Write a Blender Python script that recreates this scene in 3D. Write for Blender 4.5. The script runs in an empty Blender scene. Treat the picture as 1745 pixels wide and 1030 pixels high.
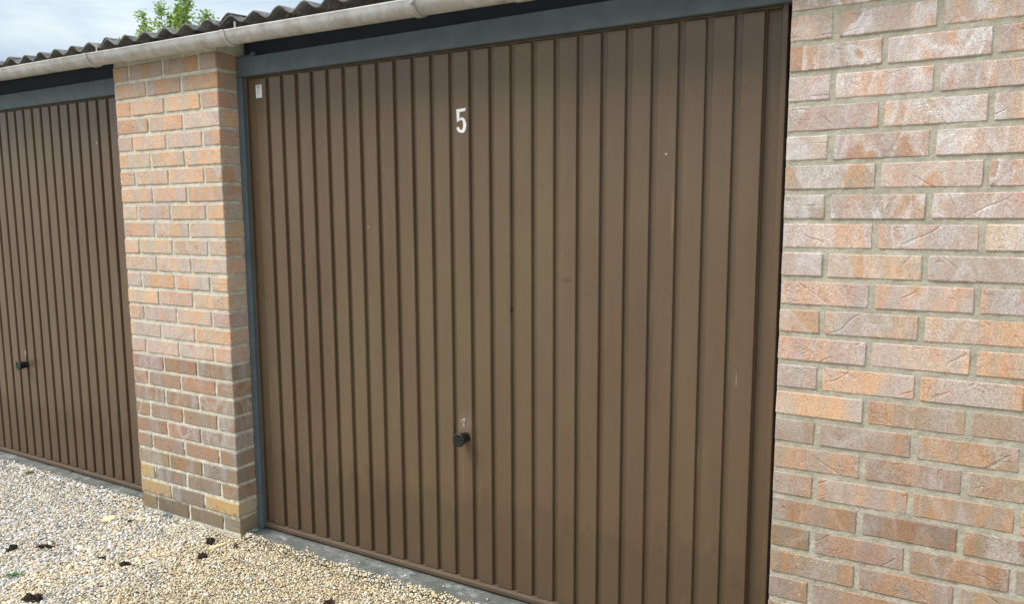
import bpy, bmesh, math, random
import numpy as np
from mathutils import Vector, Matrix, noise

R = random.Random(7)
RN = np.random.default_rng(7)
S = bpy.context.scene
C = S.collection

# ------------------------------------------------------------------ camera
cam_d = bpy.data.cameras.new('camera')
cam = bpy.data.objects.new('camera', cam_d); C.objects.link(cam)
r_ = Vector((0.8681776, 0.4962318, -0.0046544)); u_ = Vector((-0.0568875, 0.1088354, 0.9924307)); f_ = Vector((-0.4929822, 0.8613413, -0.1227179))
m = Matrix((r_, u_, -f_)).transposed().to_4x4(); m.translation = Vector((2.53504, -2.07184, 1.36710))
cam.matrix_world = m
cam_d.sensor_fit = 'HORIZONTAL'; cam_d.sensor_width = 36.0
cam_d.lens = 1270.4466 / 1745 * 36
cam_d.shift_y = 6.47 / 1745
cam_d.clip_start = 0.05; cam_d.clip_end = 2000
S.camera = cam

# ------------------------------------------------------------------ world, sun, exposure
SUN_EL, SUN_AZ = math.radians(50), math.radians(222)      # azimuth measured clockwise from +y: from the front left of the doors
W = bpy.data.worlds.new('World'); S.world = W; W.use_nodes = True
nt = W.node_tree; nt.nodes.clear()
def N(t, ty, **kw):
    n = t.nodes.new(ty)
    for k, v in kw.items(): setattr(n, k, v)
    return n
sky = N(nt, 'ShaderNodeTexSky', sky_type='NISHITA'); sky.sun_disc = False
sky.sun_elevation = SUN_EL; sky.sun_rotation = SUN_AZ; sky.dust_density = 1.5; sky.air_density = 1.0
tc = N(nt, 'ShaderNodeTexCoord')
mp = N(nt, 'ShaderNodeMapping'); mp.inputs['Scale'].default_value = (1, 1, 2.6); mp.inputs['Location'].default_value = (0.3, 0.1, 0.15)
nz = N(nt, 'ShaderNodeTexNoise'); nz.inputs['Scale'].default_value = 3.4; nz.inputs['Detail'].default_value = 7; nz.inputs['Roughness'].default_value = .55; nz.inputs['Distortion'].default_value = .3
rp = N(nt, 'ShaderNodeValToRGB'); rp.color_ramp.elements[0].position = .36; rp.color_ramp.elements[0].color = (.72, .72, .72, 1)
rp.color_ramp.elements[1].position = .62; rp.color_ramp.elements[1].color = (1, 1, 1, 1)
cl = N(nt, 'ShaderNodeValToRGB'); cl.color_ramp.elements[0].position = .35; cl.color_ramp.elements[0].color = (3.5, 4.4, 5.2, 1)
cl.color_ramp.elements[1].position = .68; cl.color_ramp.elements[1].color = (6.0, 6.6, 6.9, 1)
mx = N(nt, 'ShaderNodeMix', data_type='RGBA')
bg = N(nt, 'ShaderNodeBackground'); bg.inputs['Strength'].default_value = 0.08
wo = N(nt, 'ShaderNodeOutputWorld')
L = nt.links.new
L(tc.outputs['Generated'], mp.inputs['Vector']); L(mp.outputs[0], nz.inputs['Vector'])
L(nz.outputs['Fac'], rp.inputs[0]); L(nz.outputs['Fac'], cl.inputs[0])
L(rp.outputs[0], mx.inputs['Factor']); L(sky.outputs[0], mx.inputs['A']); L(cl.outputs[0], mx.inputs['B'])
sx = N(nt, 'ShaderNodeSeparateXYZ'); L(tc.outputs['Generated'], sx.inputs[0])          # an overcast dome is brighter overhead than at the horizon
mr = N(nt, 'ShaderNodeMapRange'); mr.inputs['From Min'].default_value = 0.; mr.inputs['From Max'].default_value = 1.; mr.inputs['To Min'].default_value = .66; mr.inputs['To Max'].default_value = 1.9
L(sx.outputs['Z'], mr.inputs['Value'])
vs_ = N(nt, 'ShaderNodeVectorMath', operation='SCALE'); L(mx.outputs['Result'], vs_.inputs[0]); L(mr.outputs[0], vs_.inputs['Scale'])
L(vs_.outputs[0], bg.inputs['Color']); L(bg.outputs[0], wo.inputs['Surface'])

sd = bpy.data.lights.new('sun', 'SUN'); sd.energy = 1.5; sd.angle = math.radians(26); sd.color = (1.0, .96, .90)
sun = bpy.data.objects.new('sun', sd); C.objects.link(sun)
to_sun = Vector((math.sin(SUN_AZ) * math.cos(SUN_EL), math.cos(SUN_AZ) * math.cos(SUN_EL), math.sin(SUN_EL)))
sun.rotation_euler = to_sun.to_track_quat('Z', 'Y').to_euler(); sun.location = (-4, -6, 8)

S.view_settings.view_transform = 'Standard'; S.view_settings.look = 'None'
S.view_settings.exposure = 1.08; S.view_settings.gamma = 1.0; S.view_settings.use_curve_mapping = False
S.render.engine = 'CYCLES'

# ------------------------------------------------------------------ material helpers
def rgb(c): return (c[0], c[1], c[2], 1)
def mat(name, rough=.8, spec=.4):
    M = bpy.data.materials.new(name); M.use_nodes = True
    t = M.node_tree; b = t.nodes['Principled BSDF']
    b.inputs['Roughness'].default_value = rough; b.inputs['Specular IOR Level'].default_value = spec
    return M, t, b
def noise_n(t, vec, scale, detail=3, rough=.5, dist=0.):
    n = N(t, 'ShaderNodeTexNoise'); n.inputs['Scale'].default_value = scale; n.inputs['Detail'].default_value = detail
    n.inputs['Roughness'].default_value = rough; n.inputs['Distortion'].default_value = dist
    if vec is not None: t.links.new(vec, n.inputs['Vector'])
    return n.outputs['Fac']
def ramp(t, fac, stops):
    n = N(t, 'ShaderNodeValToRGB'); e = n.color_ramp.elements
    while len(e) < len(stops): e.new(.5)
    for q, (p, c) in zip(e, stops): q.position = p; q.color = rgb(c) if not isinstance(c, (int, float)) else (c, c, c, 1)
    t.links.new(fac, n.inputs[0]); return n.outputs[0]
def math_n(t, op, a, b=None, clamp=False):
    n = N(t, 'ShaderNodeMath', operation=op); n.use_clamp = clamp
    for i, v in enumerate((a, b)):
        if v is None: continue
        if isinstance(v, (int, float)): n.inputs[i].default_value = v
        else: t.links.new(v, n.inputs[i])
    return n.outputs[0]
def mix(t, fac, a, b, mode='MIX'):
    n = N(t, 'ShaderNodeMix', data_type='RGBA', blend_type=mode)
    for k, v in (('Factor', fac), ('A', a), ('B', b)):
        s = n.inputs[k]
        if isinstance(v, (int, float)): s.default_value = v
        elif isinstance(v, tuple): s.default_value = rgb(v)
        else: t.links.new(v, s)
    return n.outputs['Result']
def mapping(t, vec, scale=(1, 1, 1), loc=(0, 0, 0)):
    n = N(t, 'ShaderNodeMapping'); n.inputs['Scale'].default_value = scale; n.inputs['Location'].default_value = loc
    t.links.new(vec, n.inputs['Vector']); return n.outputs[0]
def bump(t, b, h, dist, strength=1., chain=None):
    n = N(t, 'ShaderNodeBump'); n.inputs['Distance'].default_value = dist; n.inputs['Strength'].default_value = strength
    t.links.new(h, n.inputs['Height'])
    if chain is not None: t.links.new(chain, n.inputs['Normal'])
    t.links.new(n.outputs[0], b.inputs['Normal']); return n.outputs[0]
def worldpos(t): return N(t, 'ShaderNodeNewGeometry').outputs['Position']
def vadd(t, a, b):
    n = N(t, 'ShaderNodeVectorMath', operation='ADD')
    t.links.new(a, n.inputs[0])
    if isinstance(b, tuple): n.inputs[1].default_value = b
    else: t.links.new(b, n.inputs[1])
    return n.outputs[0]

# brick: colour of each brick comes from its object colour; alpha = how much lime bloom it carries
def make_brick_mat():
    M, t, b = mat('brick', .88, .25)
    oi = N(t, 'ShaderNodeObjectInfo'); tc = N(t, 'ShaderNodeTexCoord')
    rv = N(t, 'ShaderNodeCombineXYZ')
    for i, k in enumerate((37., 91., 53.)): t.links.new(math_n(t, 'MULTIPLY', oi.outputs['Random'], k), rv.inputs[i])
    v = vadd(t, tc.outputs['Object'], rv.outputs[0])
    bands = noise_n(t, mapping(t, v, (1, .6, .22)), 11, 2, .5, .35)
    zones = noise_n(t, mapping(t, v, (1, 1, .5)), 26, 3, .55, .6)
    fine = noise_n(t, v, 430, 3, .7)
    medium = noise_n(t, v, 130, 4, .65)
    col = oi.outputs['Color']
    warm = mix(t, .78, col, (1.04, .82, .61), 'MULTIPLY')
    warm = mix(t, .5, warm, (1.25, 1.25, 1.25), 'MULTIPLY')
    c = mix(t, ramp(t, bands, [(.50, 0.), (.54, 1.), (.61, 1.), (.66, 0.)]), col, warm)
    cool = mix(t, .55, mix(t, 1., col, (.95, .93, 1.02), 'MULTIPLY'), (.46, .41, .37))
    c = mix(t, ramp(t, bands, [(.36, .75), (.46, 0.)]), c, cool)
    pink = mix(t, 1., col, (1.06, .86, .82), 'MULTIPLY')
    c = mix(t, ramp(t, zones, [(.56, 0.), (.66, .7)]), c, pink)
    # lime bloom: rings and patches
    ring = ramp(t, noise_n(t, mapping(t, v, (1, .6, .5)), 10, 3, .5, .5), [(.40, .0), (.455, .95), (.49, .50), (.53, .22), (.58, .12), (.62, .60), (.70, .1)])
    blo = math_n(t, 'MULTIPLY', math_n(t, 'MULTIPLY', ring, oi.outputs['Alpha']), ramp(t, fine, [(.3, .55), (.6, 1.)]), True)
    c = mix(t, blo, c, (.68, .64, .63))
    # sandy grain
    c = mix(t, .85, c, ramp(t, fine, [(.28, .42), (.5, .96), (.72, 1.5)]), 'MULTIPLY')
    c = mix(t, .5, c, ramp(t, medium, [(.28, .60), (.5, 1.), (.75, 1.28)]), 'MULTIPLY')
    # splashed soil on the foot of the wall
    sp_ = N(t, 'ShaderNodeSeparateXYZ'); t.links.new(worldpos(t), sp_.inputs[0])
    dz_ = math_n(t, 'SUBTRACT', sp_.outputs['Z'], math_n(t, 'MULTIPLY', noise_n(t, worldpos(t), 24, 4, .7), .16))
    c = mix(t, ramp(t, dz_, [(-.13, .6), (-.05, 0.)]), c, (.17, .14, .09))
    # yellow splashes on some bricks
    at = N(t, 'ShaderNodeAttribute', attribute_type='OBJECT', attribute_name='splash')
    sp = math_n(t, 'MULTIPLY', ramp(t, noise_n(t, v, 120, 3, .6), [(.60, 0.), (.635, 1.)]), ramp(t, noise_n(t, v, 19, 1), [(.50, 0.), (.58, 1.)]))
    c = mix(t, math_n(t, 'MULTIPLY', sp, at.outputs['Fac'], True), c, (.62, .45, .20))
    # pressed-in creases of a hand-thrown face
    cr = noise_n(t, mapping(t, v, (.8, 1, 2.0)), 14, 2, .45, .9)
    ridge = math_n(t, 'ABSOLUTE', math_n(t, 'SUBTRACT', cr, .5))
    line = ramp(t, ridge, [(0., 0.), (.022, 1.)])
    mask = ramp(t, noise_n(t, v, 15, 1), [(.58, 0.), (.63, 1.)])
    inv = math_n(t, 'SUBTRACT', 1., math_n(t, 'MULTIPLY', math_n(t, 'SUBTRACT', 1., line), mask))
    # straight diagonal drag mark
    wv = N(t, 'ShaderNodeTexWave', wave_type='BANDS', bands_direction='DIAGONAL'); wv.inputs['Scale'].default_value = 3.2; wv.inputs['Distortion'].default_value = 1.4; wv.inputs['Detail'].default_value = 1
    wv.inputs['Detail Scale'].default_value = 3
    t.links.new(mapping(t, v, (1, 0, 1.5)), wv.inputs['Vector'])
    dl = math_n(t, 'MULTIPLY', ramp(t, wv.outputs['Fac'], [(0., 1.), (.010, 0.)]), ramp(t, noise_n(t, v, 15, 0), [(.52, 0.), (.56, 1.)]))
    h = math_n(t, 'SUBTRACT', inv, dl)
    n1 = bump(t, b, h, .0018, .8)
    n2 = bump(t, b, zones, .004, .6, n1)
    n3 = bump(t, b, medium, .0016, .7, n2)
    bump(t, b, fine, .0006, .6, n3)
    t.links.new(c, b.inputs['Base Color'])
    return M
def make_mortar_mat():
    M, t, b = mat('mortar', .95, .15); p = worldpos(t)
    a = noise_n(t, p, 28, 4, .6); f = noise_n(t, p, 420, 3, .7); g = noise_n(t, p, 90, 3)
    c = ramp(t, a, [(.3, (.345, .335, .275)), (.5, (.42, .405, .335)), (.7, (.50, .48, .41))])
    sep = N(t, 'ShaderNodeSeparateXYZ'); t.links.new(p, sep.inputs[0])
    low = ramp(t, math_n(t, 'ADD', sep.outputs['Z'], math_n(t, 'MULTIPLY', a, .5)), [(.35, .7), (1.1, 0.)])
    c = mix(t, math_n(t, 'MULTIPLY', low, ramp(t, g, [(.45, 0.), (.6, 1.)])), c, (.58, .555, .48))
    c = mix(t, math_n(t, 'MULTIPLY', low, ramp(t, g, [(.34, .8), (.42, 0.)])), c, (.22, .21, .18))
    c = mix(t, 1., c, N(t, 'ShaderNodeObjectInfo').outputs['Color'], 'MULTIPLY')
    c = mix(t, .8, c, ramp(t, f, [(.3, .62), (.5, 1.), (.7, 1.35)]), 'MULTIPLY')
    t.links.new(c, b.inputs['Base Color'])
    bump(t, b, f, .0016, .9, bump(t, b, g, .004, .7))
    return M
def make_door_mat():
    M, t, b = mat('brown_door_paint', .42, .45); p = worldpos(t)
    a = noise_n(t, mapping(t, p, (1, 1, .35)), 3.5, 4, .6); s = noise_n(t, mapping(t, p, (1, 1, .05)), 60, 3, .6)
    c = ramp(t, a, [(.3, (.120, .075, .044)), (.5, (.131, .085, .050)), (.72, (.140, .097, .052))])
    c = mix(t, .2, c, ramp(t, s, [(.3, .85), (.7, 1.14)]), 'MULTIPLY')
    c = mix(t, .55, c, ramp(t, noise_n(t, mapping(t, p, (1, 1, .06)), 11, 2, .5), [(.3, (.93, .91, .93)), (.5, (1., 1., .99)), (.7, (1.07, 1.09, 1.04))]), 'MULTIPLY')
    sm = noise_n(t, p, 24, 3, .6, .4)
    c = mix(t, ramp(t, sm, [(.68, 0.), (.78, .45)]), c, (.060, .036, .022))
    st = noise_n(t, mapping(t, p, (1, 1, .07)), 34, 3, .5)
    c = mix(t, ramp(t, st, [(.66, 0.), (.76, .4)]), c, (.22, .165, .10))
    dot = noise_n(t, p, 260, 1)
    c = mix(t, ramp(t, dot, [(.775, 0.), (.79, .7)]), c, (.40, .36, .30))
    dd = noise_n(t, p, 120, 1)
    c = mix(t, ramp(t, dd, [(.76, 0.), (.80, .55)]), c, (.07, .045, .03))
    # grime thrown up on the foot of the door
    sep = N(t, 'ShaderNodeSeparateXYZ'); t.links.new(p, sep.inputs[0])
    foot = ramp(t, math_n(t, 'SUBTRACT', sep.outputs['Z'], math_n(t, 'MULTIPLY', noise_n(t, mapping(t, p, (1, 1, .4)), 22, 4, .7), .55)), [(-.12, .5), (.10, 0.)])
    c = mix(t, foot, c, (.085, .056, .034))
    # hand wear round the lock
    for cx, k in ((1.083, .8), (-1.80, .35)):
        vd = N(t, 'ShaderNodeVectorMath', operation='DISTANCE'); t.links.new(p, vd.inputs[0]); vd.inputs[1].default_value = (cx, .115, .615)
        dd_ = math_n(t, 'ADD', vd.outputs['Value'], math_n(t, 'MULTIPLY', noise_n(t, p, 70, 3), .045))
        c = mix(t, ramp(t, dd_, [(.035, k * .55), (.07, 0.)]), c, (.25, .17, .14))
    # single marks: chips, scuffs, runs, scratches and a darker patch below the knob, each where it is on the doors
    for (mx_, mz, rx, rz, colr, k) in ((1.814, 1.542, .004, .004, (.62, .60, .56), .9), (1.278, 1.042, .006, .012, (.04, .022, .014), .7), (1.488, 1.151, .022, .014, (.085, .045, .030), .55),
            (-1.017, 1.717, .004, .007, (.60, .60, .58), .9), (.787, .70, .0014, .10, (.30, .24, .17), .6), (.771, .60, .0012, .06, (.30, .24, .17), .5), (1.10, .53, .012, .05, (.085, .05, .034), .4),
            (.66, 1.32, .004, .004, (.45, .42, .38), .8), (1.93, .62, .0012, .05, (.40, .34, .26), .7), (1.66, .30, .016, .02, (.07, .04, .026), .5), (-.93, .95, .006, .02, (.05, .03, .02), .6),
            (-1.45, 1.62, .020, .03, (.085, .06, .045), .4), (-1.25, .30, .03, .10, (.075, .05, .035), .45), (1.074, .42, .004, .12, (.20, .145, .08), .5), (.43, 1.40, .003, .003, (.05, .03, .02), .8), (2.04, .88, .0015, .03, (.42, .36, .28), .7)):
        vs1 = N(t, 'ShaderNodeVectorMath', operation='SUBTRACT'); t.links.new(p, vs1.inputs[0]); vs1.inputs[1].default_value = (mx_, .118, mz)
        vs2 = N(t, 'ShaderNodeVectorMath', operation='MULTIPLY'); t.links.new(vs1.outputs[0], vs2.inputs[0]); vs2.inputs[1].default_value = (1 / rx, 0, 1 / rz)
        vl = N(t, 'ShaderNodeVectorMath', operation='LENGTH'); t.links.new(vs2.outputs[0], vl.inputs[0])
        c = mix(t, ramp(t, math_n(t, 'MULTIPLY', math_n(t, 'ADD', vl.outputs['Value'], math_n(t, 'MULTIPLY', sm, .9)), .5), [(.35, k), (.72, 0.)]), c, colr)
    t.links.new(c, b.inputs['Base Color'])
    t.links.new(ramp(t, a, [(.3, .24), (.7, .36)]), b.inputs['Roughness'])
    bump(t, b, noise_n(t, mapping(t, p, (1, 1, .3)), 9, 2), .010, .5, bump(t, b, noise_n(t, p, 500, 2), .0002, .3))
    return M
def simple(name, base, rough=.6, var=.25, scale=20, metal=0., bmp=0., spec=.4, fine=250):
    M, t, b = mat(name, rough, spec); p = worldpos(t)
    a = noise_n(t, p, scale, 4, .6)
    lo = tuple(x * (1 - var) for x in base); hi = tuple(min(1, x * (1 + var)) for x in base)
    c = ramp(t, a, [(.3, lo), (.7, hi)])
    t.links.new(c, b.inputs['Base Color']); b.inputs['Metallic'].default_value = metal
    if bmp: bump(t, b, noise_n(t, p, fine, 3, .6), bmp, .8)
    return M
def make_gutter_mat():
    M, t, b = mat('weathered_gutter_plastic', .5, .4); p = worldpos(t)
    a = noise_n(t, mapping(t, p, (.5, 1, 1)), 9, 5, .62); s = noise_n(t, mapping(t, p, (1, .8, .8)), 16, 5, .65)
    sep = N(t, 'ShaderNodeSeparateXYZ'); t.links.new(p, sep.inputs[0])
    c = ramp(t, a, [(.3, (.47, .465, .45)), (.6, (.56, .555, .54))])
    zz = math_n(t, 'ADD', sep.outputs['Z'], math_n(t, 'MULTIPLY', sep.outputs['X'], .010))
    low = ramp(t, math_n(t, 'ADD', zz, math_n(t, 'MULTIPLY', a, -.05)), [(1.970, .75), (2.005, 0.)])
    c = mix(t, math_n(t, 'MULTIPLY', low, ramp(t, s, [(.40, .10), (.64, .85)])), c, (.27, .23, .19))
    c = mix(t, ramp(t, noise_n(t, p, 70, 3), [(.70, 0.), (.76, .7)]), c, (.12, .10, .08))
    t.links.new(c, b.inputs['Base Color']); bump(t, b, noise_n(t, p, 60, 3), .001, .5); return M
def make_roof_mat():
    M, t, b = mat('fibre_cement', .95, .15); p = worldpos(t)
    a = noise_n(t, p, 14, 5, .65); g = noise_n(t, p, 160, 3, .7)
    c = ramp(t, a, [(.3, (.075, .072, .068)), (.55, (.18, .175, .165)), (.75, (.36, .355, .34))])
    c = mix(t, ramp(t, noise_n(t, p, 32, 3), [(.58, 0.), (.66, .75)]), c, (.19, .15, .05))
    c = mix(t, ramp(t, noise_n(t, p, 55, 3), [(.63, 0.), (.68, .8)]), c, (.34, .34, .32))
    c = mix(t, .6, c, ramp(t, g, [(.3, .55), (.5, 1.), (.7, 1.5)]), 'MULTIPLY')
    t.links.new(c, b.inputs['Base Color']); bump(t, b, g, .003, .9, bump(t, b, a, .006, .6)); return M
def make_slab_mat():
    M, t, b = mat('concrete', .93, .2); p = worldpos(t)
    a = noise_n(t, p, 9, 5, .65); f = noise_n(t, p, 320, 3, .7); w = noise_n(t, mapping(t, p, (.7, 1, 1)), 9, 8, .8)
    c = ramp(t, a, [(.3, (.13, .13, .12)), (.5, (.19, .19, .175)), (.7, (.27, .265, .245))])
    c = mix(t, ramp(t, w, [(.52, 0.), (.62, .8)]), c, (.42, .43, .42))
    c = mix(t, ramp(t, noise_n(t, p, 5.5, 2), [(.52, 0.), (.62, .45)]), c, (.13, .145, .085))
    c = mix(t, ramp(t, noise_n(t, p, 75, 3), [(.68, 0.), (.72, .8)]), c, (.06, .06, .055))
    c = mix(t, .65, c, ramp(t, f, [(.3, .6), (.5, 1.), (.7, 1.35)]), 'MULTIPLY')
    t.links.new(c, b.inputs['Base Color']); bump(t, b, f, .003, 1., bump(t, b, noise_n(t, p, 70, 4, .7), .008, .8)); return M
def make_gravel_mat():
    M, t, b = mat('gravel_stone', .85, .3); g = N(t, 'ShaderNodeNewGeometry'); p = g.outputs['Position']
    r = g.outputs['Random Per Island']
    yel = ramp(t, r, [(0., (.42, .33, .22)), (.12, (.55, .43, .27)), (.35, (.70, .56, .34)), (.6, (.76, .63, .41)), (.8, (.79, .70, .52)), (.92, (.70, .67, .62)), (1., (.86, .84, .78))])
    gry = ramp(t, r, [(0., (.20, .20, .195)), (.12, (.40, .385, .36)), (.3, (.54, .50, .44)), (.46, (.68, .60, .47)), (.6, (.72, .57, .37)), (.70, (.60, .45, .30)), (.82, (.74, .73, .70)), (1., (.86, .85, .83))])
    sep = N(t, 'ShaderNodeSeparateXYZ'); t.links.new(p, sep.inputs[0])
    k = math_n(t, 'ADD', math_n(t, 'MULTIPLY', sep.outputs['X'], .55), math_n(t, 'MULTIPLY', noise_n(t, mapping(t, p, (1, 1, 0)), 3.2, 4, .6), 1.9))
    fac = ramp(t, k, [(.56, 0.), (1.02, 1.)])
    c = mix(t, fac, gry, yel)
    c = mix(t, .35, c, ramp(t, noise_n(t, p, 500, 2), [(.3, .75), (.7, 1.2)]), 'MULTIPLY')
    t.links.new(c, b.inputs['Base Color']); return M
def make_ground_mat():
    M, t, b = mat('gravel_ground', .95, .2); p = worldpos(t)
    v = N(t, 'ShaderNodeTexVoronoi'); v.inputs['Scale'].default_value = 120; t.links.new(p, v.inputs['Vector'])
    hs = N(t, 'ShaderNodeSeparateColor'); t.links.new(v.outputs['Color'], hs.inputs[0])
    c = ramp(t, hs.outputs[0], [(0., (.30, .27, .22)), (.3, (.56, .48, .35)), (.6, (.70, .58, .41)), (1., (.80, .76, .68))])
    c = mix(t, ramp(t, noise_n(t, p, .8, 4), [(.4, 0.), (.6, .4)]), c, (.45, .44, .41))
    c = mix(t, ramp(t, v.outputs['Distance'], [(.35, 0.), (.75, .8)]), c, (.10, .085, .065))
    t.links.new(c, b.inputs['Base Color']); bump(t, b, v.outputs['Distance'], .006, 1.).node.invert = True; return M
def make_leaf_mat():
    M, t, b = mat('leaf', .55, .4); g = N(t, 'ShaderNodeNewGeometry')
    c = ramp(t, g.outputs['Random Per Island'], [(0., (.11, .17, .05)), (.5, (.20, .27, .09)), (1., (.33, .39, .18))])
    t.links.new(c, b.inputs['Base Color'])
    tr = N(t, 'ShaderNodeBsdfTranslucent'); t.links.new(mix(t, 1., c, (1.5, 1.7, .8), 'MULTIPLY'), tr.inputs[0])
    ms = N(t, 'ShaderNodeMixShader'); ms.inputs[0].default_value = .55
    out = t.nodes['Material Output']
    t.links.new(b.outputs[0], ms.inputs[1]); t.links.new(tr.outputs[0], ms.inputs[2]); t.links.new(ms.outputs[0], out.inputs[0]); return M

M_brick, M_mortar, M_door = make_brick_mat(), make_mortar_mat(), make_door_mat()
M_gutter, M_roof, M_slab, M_stone, M_ground, M_leaf = make_gutter_mat(), make_roof_mat(), make_slab_mat(), make_gravel_mat(), make_ground_mat(), make_leaf_mat()
M_frame = simple('blue_grey_frame_paint', (.098, .125, .140), .42, .14, 14, bmp=.0003)
M_eaves_shade = simple('eaves_shade', (.018, .022, .030), .6, .3, 8)  # near-black, the shade under the eaves put into the colour
M_knob = simple('black_plastic', (.004, .006, .007), .42, .2, 40, spec=.5)
M_metal = simple('dull_metal', (.42, .40, .36), .42, .3, 120, .7)
M_white = simple('white_vinyl', (.80, .80, .78), .45, .06, 60)
M_print = simple('sticker_print', (.10, .11, .14), .6, .1, 60)
M_bark = simple('bark', (.12, .095, .07), .9, .3, 30, bmp=.01)
M_soil = simple('dark_humus', (.045, .028, .017), .95, .5, 90, bmp=.004)
M_twig = simple('brown_litter', (.085, .045, .028), .9, .5, 90, bmp=.003)
M_flake = simple('cream_chip', (.72, .60, .34), .85, .10, 60, bmp=.001)
M_tan = simple('tan_chip', (.50, .37, .25), .85, .15, 60, bmp=.001)
M_weed = simple('weed_leaf', (.04, .16, .03), .6, .4, 200)
M_moss = simple('moss', (.22, .26, .03), .9, .4, 200, bmp=.003)
M_sheet = simple('grey_metal_scrap', (.30, .34, .40), .3, .4, 60, .6)
M_inner = simple('block_wall', (.25, .24, .22), .9, .2, 4)

# ------------------------------------------------------------------ object helpers
def mesh_obj(name, verts, faces, material, parent=None, smooth=False):
    me = bpy.data.meshes.new(name); me.from_pydata([tuple(v) for v in verts], [], faces); me.update()
    if material: me.materials.append(material)
    if smooth: me.shade_smooth()
    o = bpy.data.objects.new(name, me); C.objects.link(o)
    if parent: o.parent = parent
    return o
def bm_obj(name, bm, material, parent=None, smooth=False):
    bmesh.ops.recalc_face_normals(bm, faces=bm.faces)
    me = bpy.data.meshes.new(name); bm.to_mesh(me); bm.free()
    me.materials.append(material)
    if smooth: me.shade_smooth()
    o = bpy.data.objects.new(name, me); C.objects.link(o)
    if parent: o.parent = parent
    return o
def add_box(bm, x0, x1, y0, y1, z0, z1, bev=0.):
    b2 = bmesh.new(); bmesh.ops.create_cube(b2, size=1)
    for v in b2.verts: v.co = Vector(((x0 + x1) / 2 + v.co.x * (x1 - x0), (y0 + y1) / 2 + v.co.y * (y1 - y0), (z0 + z1) / 2 + v.co.z * (z1 - z0)))
    if bev: bmesh.ops.bevel(b2, geom=b2.edges[:], offset=bev, segments=1, affect='EDGES')
    tmp = bpy.data.meshes.new('t'); b2.to_mesh(tmp); b2.free(); bm.from_mesh(tmp); bpy.data.meshes.remove(tmp)
def box(name, x0, x1, y0, y1, z0, z1, material, parent=None, bev=.0):
    bm = bmesh.new(); add_box(bm, x0, x1, y0, y1, z0, z1, bev); return bm_obj(name, bm, material, parent)
def lathe(bm, prof, seg=20, M=Matrix()):
    rings = []
    for (r, h) in prof:
        rings.append([bm.verts.new(M @ Vector((r * math.cos(a), r * math.sin(a), h))) for a in (2 * math.pi * k / seg for k in range(seg))])
    for a, b in zip(rings, rings[1:]):
        for k in range(seg): bm.faces.new((a[k], a[(k + 1) % seg], b[(k + 1) % seg], b[k]))
    bm.faces.new(rings[0]); bm.faces.new(rings[-1][::-1])
def tag(o, label, cat, group=None):
    o['label'] = label; o['category'] = cat
    if group: o['group'] = group
    return o
def thing(name, label, cat, loc=(0, 0, 0), group=None):
    o = bpy.data.objects.new(name, None); C.objects.link(o); o.location = loc; o.empty_display_size = .1
    return tag(o, label, cat, group)
def kind(o, k): o['kind'] = k; return o
def fbm(x, y, z=0., o=3):
    return noise.fractal(Vector((x, y, z)), 1.0, 2.0, o)

# ------------------------------------------------------------------ ground, slabs, gravel
def ground_z(x, y): return -.030 + .010 * fbm(x * 2.1, y * 2.1) + .004 * fbm(x * 9, y * 9, 3)
n = 60
gv = []; gf = []
edges = sorted(set([-60, -30, -15, -8] + [round(-5 + .25 * i, 2) for i in range(41)] + [8, 15, 30, 60]))
for yy in edges:
    for xx in edges:
        near = max(abs(xx), abs(yy)) < 5
        gv.append((xx, yy, -.030 + (.008 * fbm(xx * 2.1, yy * 2.1) if near else 0) - .012))
k = len(edges)
for j in range(k - 1):
    for i in range(k - 1): gf.append((j * k + i, j * k + i + 1, (j + 1) * k + i + 1, (j + 1) * k + i))
kind(mesh_obj('gravel_ground', gv, gf, M_ground, smooth=True), 'structure')

def slab(x0, x1, label_seed, top=-.007):
    nx = int((x1 - x0) / .012); ys = [0.] * 0
    rows = []
    prof = [(.0, -.075), (.0, -.030), (.002, -.012), (.006, -.003), (.012, 0.), (.03, 0), (.05, 0), (.075, 0), (.1, 0), (.13, 0), (.2, 0), (.45, 0)]
    v = []; f = []
    for i in range(nx + 1):
        x = x0 + (x1 - x0) * i / nx
        ed = .014 + .010 * fbm(x * 3.1, label_seed) + .006 * fbm(x * 17, label_seed + 4) + .003 * fbm(x * 60, 2)
        for (dy, dz) in prof:
            y = ed + dy + (.003 * fbm(x * 45, dz * 90, 1) if dy < .02 else 0)
            z = top + dz + .0022 * fbm(x * 8, y * 8, label_seed) + (.0022 * fbm(x * 60, y * 60) if dy < .08 else 0)
            v.append((x, y, z))
    m_ = len(prof)
    for i in range(nx):
        for j in range(m_ - 1):
            a = i * m_ + j; f.append((a, a + m_, a + m_ + 1, a + 1))
    f.append(tuple(range(m_ - 1, -1, -1))); f.append(tuple(nx * m_ + j for j in range(m_)))
    return kind(mesh_obj('concrete_slab', v, f, M_slab, smooth=True), 'structure')
slab(.004, 2.172, 1.3)
slab(-2.845, -1.452, 5.1, -.004)
slab(-1.447, -.68, 8.4, -.006)

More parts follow.
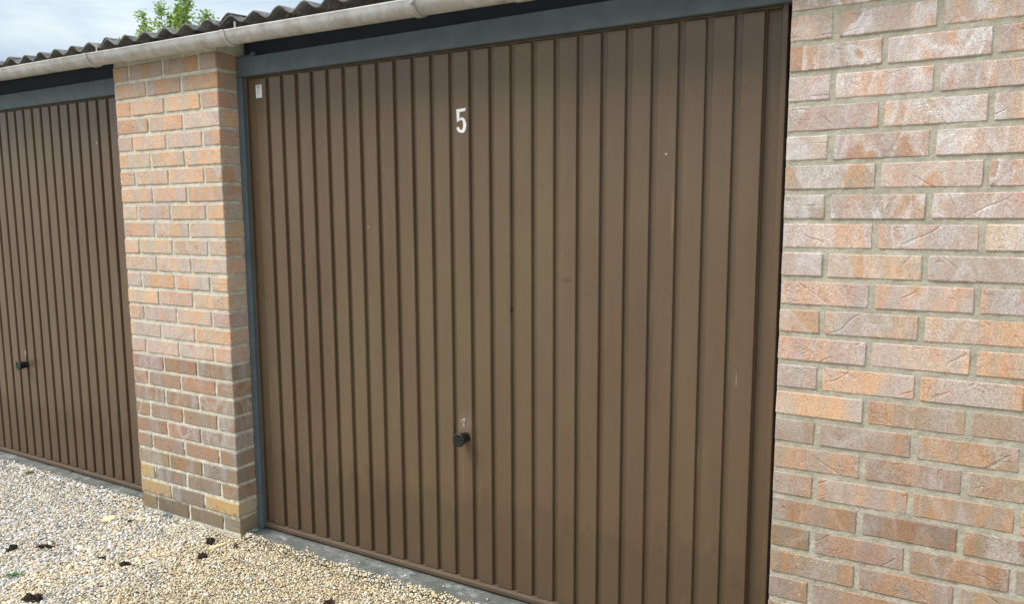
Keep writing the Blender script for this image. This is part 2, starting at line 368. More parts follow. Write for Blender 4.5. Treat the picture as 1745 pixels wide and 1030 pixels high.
# gravel stones: one mesh of small angular stones
def stones(name, pts, size, material):
    t_ = (1 + 5 ** .5) / 2
    ico = np.array([(-1, t_, 0), (1, t_, 0), (-1, -t_, 0), (1, -t_, 0), (0, -1, t_), (0, 1, t_), (0, -1, -t_), (0, 1, -t_), (t_, 0, -1), (t_, 0, 1), (-t_, 0, -1), (-t_, 0, 1)], float)
    ico /= np.linalg.norm(ico[0])
    F = np.array([(0, 11, 5), (0, 5, 1), (0, 1, 7), (0, 7, 10), (0, 10, 11), (1, 5, 9), (5, 11, 4), (11, 10, 2), (10, 7, 6), (7, 1, 8), (3, 9, 4), (3, 4, 2), (3, 2, 6), (3, 6, 8), (3, 8, 9), (4, 9, 5), (2, 4, 11), (6, 2, 10), (8, 6, 7), (9, 8, 1)])
    n = len(pts)
    ax = RN.normal(size=(n, 4)); ax /= np.linalg.norm(ax, axis=1)[:, None]
    w, x, y, z = ax.T
    Rm = np.stack([1 - 2 * (y * y + z * z), 2 * (x * y - z * w), 2 * (x * z + y * w), 2 * (x * y + z * w), 1 - 2 * (x * x + z * z), 2 * (y * z - x * w), 2 * (x * z - y * w), 2 * (y * z + x * w), 1 - 2 * (x * x + y * y)], 1).reshape(n, 3, 3)
    sc = size[:, None] * RN.uniform([.8, .6, .42], [1.25, 1.0, .8], (n, 3))
    V = ico[None] * RN.uniform(.78, 1.12, (n, 12, 1)) * sc[:, None, :]
    V = np.einsum('nij,nkj->nki', Rm, V)
    V[:, :, 2] *= .8
    V += pts[:, None, :]
    FF = (F[None] + (np.arange(n) * 12)[:, None, None]).reshape(-1, 3)
    me = bpy.data.meshes.new(name)
    me.vertices.add(n * 12); me.vertices.foreach_set('co', V.astype(np.float32).ravel())
    me.loops.add(len(FF) * 3); me.loops.foreach_set('vertex_index', FF.astype(np.int32).ravel())
    me.polygons.add(len(FF)); me.polygons.foreach_set('loop_start', np.arange(0, len(FF) * 3, 3, dtype=np.int32))
    me.update(calc_edges=True); me.materials.append(material)
    o = bpy.data.objects.new(name, me); C.objects.link(o); return o
def gravel_points(x0, x1, y0, y1, sp):
    nx, ny = int((x1 - x0) / sp), int((y1 - y0) / (sp * .87))
    gx, gy = np.meshgrid(np.arange(nx), np.arange(ny))
    X = x0 + (gx + .5 * (gy % 2)) * sp + RN.uniform(-.42, .42, gx.shape) * sp
    Y = y0 + gy * sp * .87 + RN.uniform(-.42, .42, gx.shape) * sp
    return np.stack([X.ravel(), Y.ravel()], 1)
P = gravel_points(-2.6, 1.75, -1.15, .075, .0084)
# view wedge with a margin of half a metre; the rest of the yard is carried by the ground sheet and coarser stones
keep = (P[:, 1] > -.60 * (P[:, 0] + 2.35)) & (P[:, 1] > -1.2 + .55 * (P[:, 0] - .2).clip(0, 9) - 0.0)
P = P[keep]
P2 = gravel_points(-3.6, 3.6, -2.2, .03, .021)
inside = (P2[:, 1] > -.60 * (P2[:, 0] + 2.35)) & (P2[:, 1] > -1.2 + .55 * (P2[:, 0] - .2).clip(0, 9)) & (P2[:, 0] < 1.75) & (P2[:, 0] > -2.6) & (P2[:, 1] > -1.15)
P2 = P2[~inside]
def settle(P, base):
    ok = []; Z = []
    for i, (x, y) in enumerate(P):
        pier = (-.680 < x < .006) or x > 2.165
        ed = .016 + .010 * fbm(x * 3.1, 1.3 if x > 0 else (5.1 if x < -1.45 else 8.4)) + .006 * fbm(x * 17, 5.3) if not pier else .004
        lim = (-.002 if pier else ed + (.006 if x > 0 else .024) + .010 * fbm(x * 8, 3.3) + .008 * fbm(x * 40, 1.3))
        if y > lim: 
            if pier or R.random() > .02: continue
            Z.append(-.002); ok.append(i); continue
        z = -.026 + .007 * fbm(x * 2.1, y * 2.1) + .005 * fbm(x * 9, y * 9, 3) + R.uniform(-.0045, .0045) + (.022 * min(1, max(0, (y + .030) / .045)) if not pier else 0) + (.016 * max(0, 1 + y / .06) if pier else 0)
        Z.append(z + base); ok.append(i)
    return np.concatenate([P[ok], np.array(Z)[:, None]], 1)
PA = settle(P, 0.)
size = .0040 + .0032 * RN.random(len(PA)) ** 2 + .0012 * (PA[:, 0] < .1) * RN.random(len(PA))
size *= RN.uniform(.85, 1.3, len(PA)) * np.where(PA[:, 0] < -.15, 1.18, 1.); big = RN.random(len(PA)) < .02; size[big] *= 1.7
kind(stones('gravel', PA, size, M_stone), 'stuff')
PB = settle(P2, 0.)
kind(stones('coarse_gravel', PB, .009 + .004 * RN.random(len(PB)), M_stone), 'stuff')

# ------------------------------------------------------------------ brick piers
def brick_mesh(name, l, d, h):
    bm = bmesh.new(); bmesh.ops.create_cube(bm, size=1)
    for v in bm.verts: v.co = Vector((v.co.x * l, v.co.y * d, v.co.z * h))
    bmesh.ops.bevel(bm, geom=bm.edges[:], offset=.0028, segments=1, affect='EDGES')
    for v in bm.verts: v.co += Vector((R.uniform(-1, 1) * .0011, R.uniform(-1, 1) * .0006, R.uniform(-1, 1) * .0011))
    bmesh.ops.recalc_face_normals(bm, faces=bm.faces)
    me = bpy.data.meshes.new(name); bm.to_mesh(me); bm.free(); me.materials.append(M_brick); return me
COURSE = .075; JOINT = .013
def mortar_mesh(parent, x0, x1, depth, z1, lowrough):
    g = .009; v = []; f = []
    def sheet(fn, na, nb, flip=False):
        b0 = len(v)
        for i in range(na + 1):
            for j in range(nb + 1): v.append(fn(i / na, j / nb))
        for i in range(na):
            for j in range(nb):
                a = b0 + i * (nb + 1) + j; q = (a, a + nb + 1, a + nb + 2, a + 1)
                f.append(q[::-1] if flip else q)
    def dis(a, z):
        low = max(0, 1 - z / .9)
        return (.0034 if not lowrough else .0044) + (.004 if z < .07 else 0) + (.0018 + .002 * low) * fbm(a * 22, z * 22) + (.0014 + .0016 * low) * fbm(a * 95, z * 95, 2)
    nz_ = int((z1 + .12) / g)
    def fr(a, b):
        x = x0 + .0004 + (x1 - x0 - .0064) * a; z = -.12 + (z1 + .12) * b; return (x, dis(x, z) if a < 1 else .006, z)
    sheet(fr, int((x1 - x0) / g), nz_)
    sheet(lambda a, b: (x1 - (dis(a * depth + 7, -.12 + (z1 + .12) * b) if a > 0 else .006), .006 + a * (depth - .006), -.12 + (z1 + .12) * b), int(depth / g), nz_)
    sheet(lambda a, b: (x0 + .0004, .004 + a * (depth - .006), -.12 + (z1 + .12) * b), int(depth / g), nz_, True)
    b0 = len(v)
    v.extend([(x0 + .006, .006, z1), (x1 - .006, .006, z1), (x1 - .006, depth, z1), (x0 + .006, depth, z1)]); f.append((b0, b0 + 1, b0 + 2, b0 + 3))
    return mesh_obj('mortar', v, f, M_mortar, parent, smooth=True)

TAN = [(.53, .385, .285), (.56, .42, .31), (.52, .38, .29), (.56, .425, .315), (.54, .40, .295)]
PINK = [(.45, .34, .275), (.49, .37, .30), (.43, .325, .26)]
RED = [(.36, .24, .185), (.35, .235, .18), (.38, .24, .18), (.34, .23, .18)]
MAUVE = [(.32, .24, .185), (.31, .235, .185), (.35, .255, .19), (.32, .23, .17)]
BROWN = [(.29, .21, .145), (.32, .23, .16), (.27, .20, .145), (.34, .25, .175)]
YEL = [(.46, .33, .14), (.48, .36, .18)]
GREY = [(.30, .27, .22), (.35, .31, .25)]
BASE_ROWS = {(0, 0): (.36, .28, .15), (0, 1): (.17, .125, .09), (0, 2): (.27, .20, .125), (0, 3): (.42, .36, .25), (1, 0): (.40, .315, .19), (1, 1): (.25, .205, .16), (1, 2): (.44, .325, .17),
             (2, 0): (.44, .345, .19), (2, 1): (.27, .22, .175), (2, 2): (.28, .215, .165), (2, 3): (.29, .235, .185), (3, 0): (.31, .24, .16), (3, 1): (.30, .215, .15), (3, 2): (.28, .22, .175)}
def col_left(k, i, ret):
    if (k, i) in BASE_ROWS: c = BASE_ROWS[(k, i)]
    elif k < 4: c = (.27, .22, .18)
    elif k < 10: c = R.choice([RED[0], RED[1]] + MAUVE[1:] + [BROWN[0], BROWN[1], BROWN[3]] * 2)
    elif k > 24: c = R.choice([(.42, .31, .22), (.39, .29, .21)])  # top two courses coloured darker for the gutter's shadow
    else: c = R.choice(TAN + TAN + [PINK[1], (.47, .34, .24)])
    return c, (.45 if 4 < k < 24 else .12) * R.random()
def col_right(k, i, ret):
    if k < 8: c = R.choice(BROWN + [MAUVE[0], MAUVE[2]])
    elif k < 12: c = R.choice(PINK[2:] + TAN[:1] + [(.37, .27, .195), (.39, .28, .20)] * 2)
    else: c = R.choice(PINK + PINK + TAN[:3])
    pale = .12 + .95 * max(0, min(1, (k - 12) / 12)) * R.uniform(.6, 1.3) + .15 * R.random()
    return c, min(1, pale) if k > 5 else .1
def pier(root, x0, nb, Lp, bl, courses, colf, label_splash=False):
    J = Lp - bl; hh = .0612; hw = (nb * Lp - J - (nb - 1) * bl - nb * J) / 2
    x1 = x0 + nb * Lp - J
    st = [brick_mesh('brick', bl, .1, hh) for _ in range(6)]
    hd = [brick_mesh('brick', bl, hw, hh) for _ in range(4)]
    def put(me, cx, cy, z, rot, k, i, ret=False):
        o = bpy.data.objects.new('brick', me); C.objects.link(o); o.parent = root
        o.location = (cx - root.location.x, cy - root.location.y + R.uniform(-.0012, .0012), z + hh / 2 + .0004 + R.uniform(-.0007, .0007))
        o.rotation_euler = (0, R.uniform(-.003, .003), rot + R.uniform(-.004, .004))
        c, pale = colf(k, i, ret); j = R.uniform(.93, 1.08)
        o.color = (c[0] * j, c[1] * j * R.uniform(.98, 1.02), c[2] * j * R.uniform(.96, 1.04), pale)
        o['splash'] = float(label_splash and k < 6 and R.random() < .7) * R.uniform(.6, 1)
        return o
    for k in range(0, courses):
        z = k * COURSE; dy = .004 if (k <= 0 and not label_splash) else 0
        if k % 2 != 0:
            for i in range(nb):
                nudge = .006 if (i == 0 and 0 < k < 3 and not label_splash) else 0
                put(R.choice(st), x0 + bl / 2 + i * Lp + nudge * .5, .05 + dy, z, math.pi if R.random() < .5 else 0, k, i)
            # short end of the course behind the corner: the next brick of the return
            put(R.choice(hd), x1 - hw / 2, .1 + J + bl / 2, z, math.pi / 2, k, 9, True)
        else:
            put(R.choice(hd), x0 + hw / 2 + (.006 if k <= 2 and not label_splash else 0), bl / 2 + dy, z, math.pi / 2, k, 0)
            for i in range(nb - 1):
                put(R.choice(st), x0 + hw + J + bl / 2 + i * Lp, .05 + dy, z, math.pi if R.random() < .5 else 0, k, i + 1)
            put(R.choice(hd), x1 - hw / 2 - (.003 if k <= 0 and not label_splash else 0), bl / 2 + dy, z, math.pi / 2, k, nb)
    mortar_mesh(root, x0, x1, .33, 2.078, not label_splash)
    return x1
pl = thing('brick_pier', 'narrow orange and tan brick pier standing between the two brown garage doors', 'brick pier', (-.674, 0, 0))
PX = -3 * .229 + .0140
pl.location.x = PX
m_before = set(bpy.data.objects)
pier(pl, PX, 3, .229, .2150, 27, col_left)
pr = thing('brick_wall', 'pinkish tan brick wall with white bloom to the right of door number 5', 'brick wall', (2.1747, 0, 0))
pier(pr, 2.1747, 6, .2268, .2132, 27, col_right, True)
for o in bpy.data.objects:
    if o.name.split('.')[0] == 'mortar':
        o.location = (-o.parent.location.x, 0, 0); o.color = (1.38, 1.36, 1.34, 1) if o.parent is pl else (1.0, .955, .90, 1)  # left mortar tinted lighter for the light it catches

# ------------------------------------------------------------------ building shell behind the doors
def shell():
    bm = bmesh.new()
    add_box(bm, -.66, -.02, .34, 5.6, -.1, 2.03); add_box(bm, 2.19, 3.5, .34, 5.6, -.1, 2.03)
    add_box(bm, -3.5, -2.87, .0, 5.6, -.1, 2.03); add_box(bm, -3.5, 3.5, 5.62, 5.8, -.1, 2.50)
    return kind(bm_obj('garage_block', bm, M_inner), 'structure')
shell()
fb = box('fascia_board', -3.5, 3.52, .335, .338, 1.96, 2.10, M_eaves_shade)
bpy.data.objects.remove(fb)

# ------------------------------------------------------------------ door frames
OPEN = 2.1747
def door_frame(ox, label):
    t = thing('door_frame', label, 'door frame', (ox, .096, 0), 'steel frames round the garage doors')
    box('jamb', .001, .031, 0, .06, -.004, 1.9245, M_frame, t, .0015)
    box('jamb', 2.120, 2.1735, .120, .14, -.004, 1.9245, M_frame, t, .0015)
    box('header', .001, 2.1735, 0, .06, 1.926, 2.0015, M_frame, t, .002)
    bm = bmesh.new(); add_box(bm, .002, 2.172, .045, .055, 2.0025, 2.085); add_box(bm, .02, .13, .02, .044, 2.0025, 2.012)
    bm_obj('eaves_shade_board', bm, M_eaves_shade, t)  # dark board standing in for the shaded void above the header
    bm = bmesh.new(); add_box(bm, .035, .10, .012, .03, 2.0025, 2.012); add_box(bm, .075, .10, .012, .030, 2.0125, 2.020)
    bm_obj('fixing_bracket', bm, M_metal if False else M_frame, t)
    return t
door_frame(0., 'blue grey steel frame and header around brown door number 5')
door_frame(PX - OPEN, 'blue grey steel frame and header above the unnumbered brown door at far left')

# ------------------------------------------------------------------ doors
RIBP = .0808663; RIB0 = .144985; RW = .0582
def rib_mesh():
    w = RW / 2; dpt = .0122
    prof = [(-w - .0024, dpt), (-w - .0006, .0014), (-w + .0012, 0), (w - .0012, 0), (w + .0006, .0014), (w + .0024, dpt)]
    v = []; z0, z1 = .029, 1.914
    for (x, y) in prof: v.append((x, y, z0 + (.0 if y < .01 else -.002)))
    for (x, y) in prof: v.append((x, y, z1 + (.0 if y < .01 else .004)))
    # ends taper to the sheet
    f = [(i, i + 1, i + 7, i + 6) for i in range(5)]
    f.append((5, 4, 3, 2, 1, 0)); f.append((6, 7, 8, 9, 10, 11))
    me = bpy.data.meshes.new('rib'); me.from_pydata(v, [], f); me.update(); me.materials.append(M_door); return me
rib_me = rib_mesh()
FIVE = [(0, .03), (1, 0), (.94, .12), (.33, .15), (.31, .43), (.45, .385), (.65, .37), (.86, .44), (1, .58), (1.03, .72), (.95, .88), (.78, 1), (.5, 1), (.2, .96), (.03, .85), (0, .77), (.26, .75), (.33, .85), (.5, .89), (.63, .85), (.71, .74), (.69, .6), (.62, .5), (.48, .46), (.35, .49), (.05, .55)]
def digit(parent, x0, z1, w, h, y):
    bm = bmesh.new(); vs = [bm.verts.new((x0 + u * w, y, z1 - v * h)) for u, v in FIVE]
    es = [bm.edges.new((vs[i], vs[(i + 1) % len(vs)])) for i in range(len(vs))]
    bmesh.ops.triangle_fill(bm, use_beauty=True, edges=es)
    ext = bmesh.ops.extrude_face_region(bm, geom=bm.faces[:])
    for v in [g for g in ext['geom'] if isinstance(g, bmesh.types.BMVert)]: v.co.y += .0008
    return bm_obj('number', bm, M_white, parent)
def garage_door(ox, label, front):
    kx, kz = (-.002, -.022) if front else (-.050, -.036)
    t = thing('garage_door', label, 'garage door', (ox, .1149, 0), 'brown up and over garage doors')
    box('door_sheet', .020, 2.0895, .0122, .016, .006, 1.929, M_door, t)
    for i in range(25):
        o = bpy.data.objects.new('rib', rib_me); C.objects.link(o); o.parent = t; o.location = (RIB0 + i * RIBP - .0008 - RW / 2, R.uniform(-.0004, .0004), 0)
        o.rotation_euler = (0, 0, R.uniform(-.006, .006))
    bm = bmesh.new(); add_box(bm, .046, .0785, .0060, .0121, .03, 1.912, .001); bm_obj('edge_panel', bm, M_door, t)
    bm = bmesh.new(); add_box(bm, 2.0450, 2.1300, .0230, .0260, .03, 1.925, .0005); bm_obj('edge_panel', bm, M_door, t)
    box('side_rail', .017, .0335, -.001, .0113, .006, 1.928, M_door, t, .0015)
    box('side_rail', 2.1305, 2.1465, .0025, .0270, .006, 1.928, M_door, t, .0015)
    # rolled bottom rail
    prof = [(.0113, .0275), (.004, .0268), (-.003, .0235), (-.0065, .017), (-.0065, .006), (-.004, .002), (.012, .002)]
    v = [(.035, y, z) for y, z in prof] + [(2.129, y, z) for y, z in prof]; q = len(prof)
    f = [(i, i + q, i + q + 1, i + 1) for i in range(q - 1)] + [tuple(range(q)), tuple(range(2 * q - 1, q - 1, -1))]
    mesh_obj('bottom_rail', v, f, M_door, t, smooth=False)
    box('top_rail', .035, 2.129, .003, .0113, 1.9205, 1.9245, M_door, t, .0008)
    # knob on a rose, and a lock cylinder above it
    mid = 1.0847
    bm = bmesh.new(); K = Matrix.Translation((mid + .006 + kx, 0, .588 + kz)) @ Matrix.Rotation(math.pi / 2, 4, 'X') @ Matrix.Diagonal((1.46, 1.46, 1.12, 1))
    lathe(bm, [(.0125, .0002), (.0125, .003), (.0118, .0045), (.0118, .010), (.0128, .013), (.0140, .022), (.0160, .036), (.0170, .0405), (.0165, .0435), (.0125, .0445), (.0118, .0438), (.006, .0442), (.0, .0446)][:12], 24, K)
    bm_obj('knob', bm, M_knob, t, smooth=True)
    bm = bmesh.new(); K = Matrix.Translation((mid - .001 + kx, 0, .636 + kz * .5)) @ Matrix.Rotation(math.pi / 2, 4, 'X')
    lathe(bm, [(.0078, .0002), (.0078, .0022), (.0064, .0030)], 16, K)
    add_box(bm, mid + kx - .0058, mid + kx + .0038, -.0022, -.0002, .6145 + kz * .5, .6315 + kz * .5, .0008)
    lk = bm_obj('lock', bm, M_metal, t)
    kh = box('keyhole', mid + kx - .0020, mid + kx - .0004, -.0034, -.0031, .633 + kz * .5, .640 + kz * .5, M_knob, lk)
    if front:
        digit(t, 1.0672, 1.7270, .0385, .0825, -.0010)
        s = box('sticker', .0905, .1245, -.0009, -.0003, 1.8390, 1.8905, M_white, t)
        bm = bmesh.new(); y0, y1 = -.0013, -.0010
        for (a, b_, c, d) in [(.096, .1165, 1.8850, 1.8870), (.097, .0985, 1.8795, 1.8830), (.1005, .1020, 1.8795, 1.8830), (.104, .1075, 1.8800, 1.8830), (.110, .1160, 1.8800, 1.8825),
                              (.0995, .1010, 1.8560, 1.8760), (.1085, .1100, 1.8560, 1.8760), (.1010, .1085, 1.8745, 1.8760), (.1035, .1110, 1.8530, 1.8545)]:
            add_box(bm, a, b_, y0, y1, c, d)
        bm_obj('print', bm, M_print, s)
    return t
garage_door(0., 'brown ribbed steel garage door marked with a white number 5', True)
garage_door(PX - OPEN, 'brown ribbed steel garage door without number at the far left', False)

# ------------------------------------------------------------------ gutter
gt = thing('gutter', 'weathered off white half round gutter running under the corrugated roof edge', 'gutter', (0, -.0575, 2.0495))
GR = .0402
def gut_z(x): return -.0100 * x
def sweep(prof, xs, wob=True):
    v = []; f = []; q = len(prof)
    for x in xs:
        dz = gut_z(x) + (.0015 * fbm(x * 1.7, 5) if wob else 0)
        for (y, z) in prof: v.append((x, y, z + dz))
    for i in range(len(xs) - 1):
        for j in range(q):
            a = i * q + j; b = i * q + (j + 1) % q; f.append((a, b, b + q, a + q))
    f.append(tuple(range(q - 1, -1, -1))); f.append(tuple((len(xs) - 1) * q + j for j in range(q)))
    return v, f
def gutter_profile(ro, ri, lip=True):
    p = [(-ro * math.cos(a), -ro * math.sin(a)) for a in np.linspace(0, math.pi, 17)]
    if lip: p = [(-ro - .001, .0), (-ro - .003, .0035), (-ro - .001, .0065), (-ro + .003, .007), (-ro + .0045, .004)][::-1] + p[1:]
    p += [(ri * math.cos(a), -ri * math.sin(a)) for a in np.linspace(0, math.pi, 13)]
    return p
xs = list(np.linspace(-3.5, 3.6, 60))
v, f = sweep(gutter_profile(GR, GR - .0025), xs)
ch = mesh_obj('channel', v, f, M_gutter, gt)
bm = bmesh.new(); bm.from_mesh(ch.data); bmesh.ops.recalc_face_normals(bm, faces=bm.faces); bm.to_mesh(ch.data); bm.free()
ch.data.shade_smooth()
def bracket(x, wide=.020, bolt=False):
    p = gutter_profile(GR + .0045, GR - .0005 + .001, True)
    v, f = sweep(p, [x - wide / 2, x + wide / 2], False)
    o = mesh_obj('bracket', v, f, M_gutter, gt)
    b = bmesh.new(); b.from_mesh(o.data); bmesh.ops.recalc_face_normals(b, faces=b.faces)
    add_box(b, x + .028, x + .036, -.010, -.007, .0 + gut_z(x), .040 + gut_z(x))
    if bolt:
        lathe(b, [(.006, 0), (.006, .006), (.003, .008)], 8, Matrix.Translation((x + .004, -GR - .0045, -.010 + gut_z(x))) @ Matrix.Rotation(math.pi / 2, 4, 'X'))
    b.to_mesh(o.data); b.free()
for x, bo in ((-2.46, 0), (-1.585, 0), (-.708, 0), (.164, 0), (1.045, 1), (1.92, 0), (2.8, 0)): bracket(x, .022, bool(bo))
p = gutter_profile(GR + .0035, GR + .0003, True); v, f = sweep(p, [1.40, 1.485], False)
mesh_obj('joint_sleeve', v, f, M_gutter, gt)

# ------------------------------------------------------------------ corrugated roof
rf = thing('corrugated_roof', 'dark corrugated fibre cement roof edge above the gutter', 'roof', (0, 0, 2.1))
SLOPE = math.tan(math.radians(4.5))
def roof_sheet(px0, pitch, zoff, raise_r):
    per = 14; v = []; f = []; xa = px0 - .5 * pitch - .004; xb = px0 + 6.18 * pitch
    n_ = int((xb - xa) / pitch * per); ys = [-.060, -.055, -.03, .3, 1.2, 2.4, 4., 5.8]; th = .0065
    for s in (0, 1):
        for j, y in enumerate(ys):
            for i in range(n_ + 1):
                x = xa + (xb - xa) * i / n_
                z = .0045 + .0145 * math.cos(2 * math.pi * (x - px0) / pitch) + SLOPE * (y + .06) + zoff + raise_r * max(0, (x - xa) / (xb - xa) - .8) * 5 + .0012 * fbm(x * 20, y * 3, zoff * 900)
                yy = y + (.004 * fbm(x * 9, zoff * 500) + .0025 * fbm(x * 55, 3) if j == 0 else 0)
                v.append((x, yy, z - s * th))
    q = n_ + 1; tot = q * len(ys)
    for s in (0, 1):
        for j in range(len(ys) - 1):
            for i in range(n_):
                a = s * tot + j * q + i; w_ = (a, a + 1, a + q + 1, a + q); f.append(w_ if s == 0 else w_[::-1])
    for i in range(n_): f.append((i + 1, i, tot + i, tot + i + 1))
    for i in (0, n_):
        for j in range(len(ys) - 1):
            a = j * q + i; f.append((a, a + q, a + q + tot, a + tot))
    o = mesh_obj('roof_sheet', v, f, M_roof, rf, smooth=True); return o
for kx in range(-4, 5):
    roof_sheet(-.607 + .7715 * kx, .1270, .0015 * math.sin(kx * 5.3) + (.0 if kx % 2 else .0012), .0075)
# timber under the sheets
box('eaves_purlin', -3.5, 3.6, .10, .16, -.020, -.0125, M_eaves_shade, rf)

# ------------------------------------------------------------------ tree behind the roof
tr = thing('ash_tree', 'light green feathery young tree rising behind the roof at left', 'tree', (-12.5, 9.0, 0))
def limb(bm, a, b, r0, r1, seg=6):
    d = (b - a); q = d.to_track_quat('Z', 'Y').to_matrix().to_4x4()
    ra = [bm.verts.new(a + q.to_3x3() @ Vector((r0 * math.cos(t), r0 * math.sin(t), 0))) for t in (2 * math.pi * k / seg for k in range(seg))]
    rb = [bm.verts.new(b + q.to_3x3() @ Vector((r1 * math.cos(t), r1 * math.sin(t), 0))) for t in (2 * math.pi * k / seg for k in range(seg))]
    for k in range(seg): bm.faces.new((ra[k], ra[(k + 1) % seg], rb[(k + 1) % seg], rb[k]))
bm = bmesh.new(); bb = bmesh.new()
trunk_top = Vector((0, 0, 3.2)); limb(bm, Vector((0, 0, -.1)), Vector((.05, 0, 1.6)), .13, .10, 10); limb(bm, Vector((.05, 0, 1.6)), trunk_top, .10, .07, 10)
tips = [(-1.05, .1, 5.93), (-1.25, .2, 5.52), (-.22, 0, 5.98), (.48, .1, 6.45), (.80, -.1, 5.98), (1.20, .1, 5.66), (-.55, -.2, 5.5), (.15, .3, 5.55), (-1.7, 0, 5.0), (1.7, .1, 5.05), (.2, -1.2, 4.9), (-.2, 1.3, 5.2), (-1.2, .9, 4.7), (1.1, .9, 4.8), (-.9, -1, 4.6), (.9, -1, 4.6), (-.05,.1,5.75), (.35,.0,5.9)]
lv = []; lf = []
def leaf(c, d, s):
    d = d.normalized(); sd_ = d.cross(Vector((R.uniform(-1, 1), R.uniform(-1, 1), R.uniform(-.3, 1)))).normalized()
    i = len(lv); lv.extend([c - d * s * .5, c + sd_ * s * .22, c + d * s * .5, c - sd_ * s * .22]); lf.append((i, i + 1, i + 2, i + 3))
for tp in tips:
    tp = Vector(tp); prev = trunk_top * R.uniform(.75, 1.) ; mid_ = prev.lerp(tp, .5) + Vector((R.uniform(-.15, .15), R.uniform(-.15, .15), -.15))
    limb(bb, prev, mid_, .035, .02); limb(bb, mid_, tp, .02, .004)
    for k in range(80):
        s_ = R.random() ** .75; base = mid_.lerp(tp, s_)
        rad = (.34 * (1 - s_) + .10)
        d = Vector((R.gauss(0, 1), R.gauss(0, 1), R.gauss(.45, .5))).normalized(); end = base + d * rad * R.uniform(.5, 1.15)
        if k % 2 == 0: limb(bb, base, end, .004, .0015, 4)
        for q in range(R.randint(5, 9)):
            c = base.lerp(end, R.uniform(.35, 1.08)) + Vector((R.gauss(0, .05), R.gauss(0, .05), R.gauss(0, .05)))
            leaf(c, d + Vector((R.gauss(0, .7), R.gauss(0, .7), R.gauss(-.1, .5))), R.uniform(.06, .11))
bm_obj('trunk', bm, M_bark, tr, True); bm_obj('branches', bb, M_bark, tr, True)
kind(mesh_obj('crown', lv, lf, M_leaf, tr), 'stuff')

# ------------------------------------------------------------------ litter on the gravel
def gz(x, y): return -.026 + .007 * fbm(x * 2.1, y * 2.1) + .005 * fbm(x * 9, y * 9, 3)
def blob(name, x, y, sx, sy, sz, rot, material, label, cat, group=None, z=None, rough=.35, sub=3):
    bm = bmesh.new(); bmesh.ops.create_icosphere(bm, subdivisions=sub, radius=1); sd_ = R.uniform(0, 50)
    for v in bm.verts:
        k = 1 + rough * fbm(v.co.x * 1.3 + sd_, v.co.y * 1.3, v.co.z * 1.3) + rough * 1.1 * fbm(v.co.x * 3.6 + sd_, v.co.y * 3.6, v.co.z * 3.6)
        v.co = Vector((v.co.x * sx * k, v.co.y * sy * k, v.co.z * sz * k))
    o = bm_obj(name, bm, material); o.scale = (.85, .72, 1.3); o.location = (x, y, (gz(x, y) if z is None else z) + sz * .5); o.rotation_euler = (0, 0, rot)
    return tag(o, label, cat, group)
G = 'dark soil clumps on the gravel'
blob('soil_clump', -.758, -.535, .019, .026, .012, .3, M_soil, 'round black soil clump on gravel at the left picture edge', 'soil clump', G, rough=.6)
blob('soil_clump', -.669, -.455, .010, .042, .009, -.95, M_soil, 'long thin black soil clump beside two rusty brown chips', 'soil clump', G, rough=.6)
blob('soil_clump', -.246, -.722, .022, .038, .014, -.75, M_soil, 'largest black soil clump, nearest the lower left corner', 'soil clump', G, rough=.6)
blob('soil_clump', -.220, -.385, .012, .030, .009, -.9, M_soil, 'dark brown soil clump furthest right in the middle of the gravel', 'soil clump', G, rough=.6)
blob('soil_clump', -.345, -.40, .009, .024, .007, -1.0, M_soil, 'flat dark soil clump just left of the dark brown one', 'soil clump', G, rough=.6)
blob('soil_clump', -.102, -.078, .018, .018, .015, .0, M_soil, 'round black soil clump beside a yellow chip below the pier', 'soil clump', G, rough=.7)
blob('soil_clump', -.002, -.192, .012, .024, .012, -.5, M_soil, 'small black soil clump in front of the pier corner', 'soil clump', G, rough=.7)
blob('soil_clump', -.600, -.115, .010, .016, .006, -.5, M_soil, 'tiny dark clump beside the large cream chip', 'soil clump', G, rough=.6)
blob('leaf_litter', .702, -.205, .012, .030, .008, -.3, M_twig, 'reddish brown scrap of leaf litter at the bottom edge', 'leaf litter', rough=.9)
blob('soil_clump', .035, -.055, .008, .026, .006, 1.1, M_twig, 'thin brown clump on gravel just outside the left door jamb', 'soil clump', G, rough=.9)
for (x, y, lab) in ((-.668, -.418, 'small rusty orange chip above the long thin clump'), (-.655, -.487, 'small rusty orange chip below the long thin clump')):
    blob('rust_chip', x, y, .008, .010, .006, 0, simple('rust_chip', (.36, .15, .06), .8, .3, 90), lab, 'stone chip', 'rusty chips', rough=.3, sub=2)
def chip(x, y, pts, th, material, tilt, rot, label):
    bm = bmesh.new(); vs = [bm.verts.new((a, b, 0)) for a, b in pts]; fc = bm.faces.new(vs)
    e = bmesh.ops.extrude_face_region(bm, geom=[fc])
    for v in [g for g in e['geom'] if isinstance(g, bmesh.types.BMVert)]: v.co.z += th; v.co.x *= .92; v.co.y *= .92
    for v in bm.verts: v.co += Vector((R.uniform(-1, 1), R.uniform(-1, 1), R.uniform(-1, 1))) * .0006
    o = bm_obj('brick_flake', bm, material); o.location = (x, y, gz(x, y) + .006); o.rotation_euler = (tilt[0], tilt[1], rot)
    return tag(o, label, 'brick flake', 'flakes of brick on the gravel')
chip(-.711, -.144, [(-.028, -.02), (.012, -.028), (.034, -.006), (.026, .020), (-.006, .026), (-.030, .010)], .005, M_flake, (.12, -.05), .4, 'largest cream brick flake lying left of the pier foot')
chip(-.700, -.040, [(-.030, -.008), (.0, -.018), (.034, -.004), (.028, .014), (-.012, .014)], .006, M_tan, (-.1, .1), .2, 'tan brick flake close to the concrete slab')
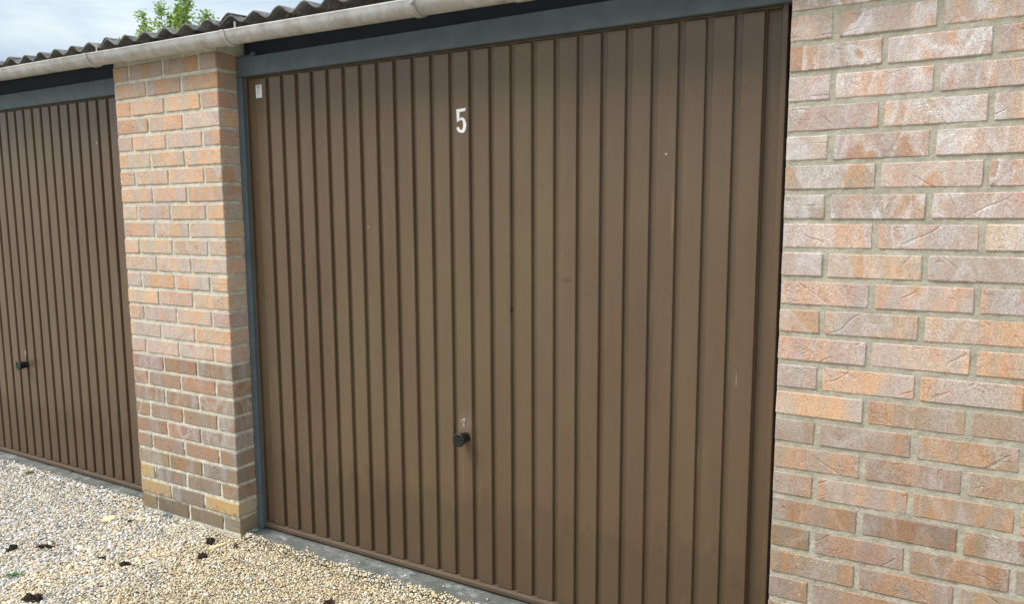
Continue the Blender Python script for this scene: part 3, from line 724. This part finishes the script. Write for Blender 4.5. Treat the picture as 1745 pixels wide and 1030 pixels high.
chip(-.655, -.020, [(-.026, -.008), (.022, -.010), (.028, .008), (-.020, .010)], .005, M_flake, (.2, .0), .5, 'cream brick flake behind the tan flake, nearest the door')
chip(-.575, -.075, [(-.026, -.010), (.008, -.014), (.026, .0), (.012, .012), (-.022, .008)], .005, M_flake, (.1, .1), .9, 'small cream brick flake just left of the metal scrap')
chip(-.040, -.085, [(-.008, -.036), (.006, -.030), (.010, .028), (.0, .038), (-.010, .0)], .004, M_flake, (.1, .15), -.35, 'narrow yellow brick flake beside the black clump at the pier corner')
# bent metal scrap at the foot of the pier
bm = bmesh.new()
pts = [(-.030, 0), (-.012, .004), (.010, .010), (.024, .004), (.030, -.004)]
lo = [bm.verts.new((x, -.006, z)) for x, z in pts]; hi = [bm.verts.new((x, .006, z + .004)) for x, z in pts]
for i in range(4): bm.faces.new((lo[i], lo[i + 1], hi[i + 1], hi[i]))
bmesh.ops.solidify(bm, geom=bm.faces[:], thickness=.0015)
o = bm_obj('metal_scrap', bm, M_sheet); o.location = (-.475, -.012, -.010); o.rotation_euler = (.2, 0, .1)
tag(o, 'bent shiny grey metal scrap lying against the pier foot', 'metal scrap')
# mortar crumb on the slab by the jamb
o = box('mortar_crumb', -.012, .012, -.004, .004, 0, .006, M_mortar, None, .002); o.location = (.012, .070, -.006); o.rotation_euler = (0, 0, .9)
tag(o, 'pale mortar crumb on concrete beside the left jamb of door number 5', 'mortar crumb')
# weeds
def weed(x, y, n_, s, material, label, z0=0.):
    v = []; f = []
    for i in range(n_):
        a = R.uniform(0, 6.283); rr = R.uniform(0, s); c = Vector((rr * math.cos(a), rr * math.sin(a) * .5, R.uniform(.002, .012)))
        d = Vector((math.cos(a), math.sin(a), R.uniform(.1, .9))).normalized(); w_ = d.cross(Vector((0, 0, 1))).normalized() * R.uniform(.002, .004); l = R.uniform(.006, .013)
        k = len(v); v += [c, c + d * l * .5 + w_, c + d * l, c + d * l * .5 - w_]; f.append((k, k + 1, k + 2, k + 3))
    o = mesh_obj('weed', v, f, material); o.location = (x, y, gz(x, y) + z0); o.rotation_euler = (0, 0, .9)
    return tag(o, label, 'weed')
weed(-.500, -.655, 90, .030, M_weed, 'small bright green weed in the gravel at the lower left')
weed(-1.640, -.008, 70, .016, M_moss, 'tiny yellow green weed at the edge of the far left slab', .012)

# small dark crumbs and bits of bark strewn among the stones
CP = []
for (cx, cy, sp, n_) in ((-.35, -.42, .10, 46), (-.68, -.46, .06, 26), (-.05, -.15, .06, 20), (-.60, -.11, .06, 18), (.70, -.20, .03, 10), (-.2, -.3, .5, 60), (-1.5, -.03, .25, 24), (.5, .0, .5, 20)):
    for _ in range(n_):
        x, y = cx + R.gauss(0, sp), cy + R.gauss(0, sp * .7)
        if y < (-.01 if x < .01 else .01): CP.append((x, y, gz(x, y) + .003))
kind(stones('soil_crumbs', np.array(CP), RN.uniform(.0025, .0065, len(CP)), M_soil), 'stuff')
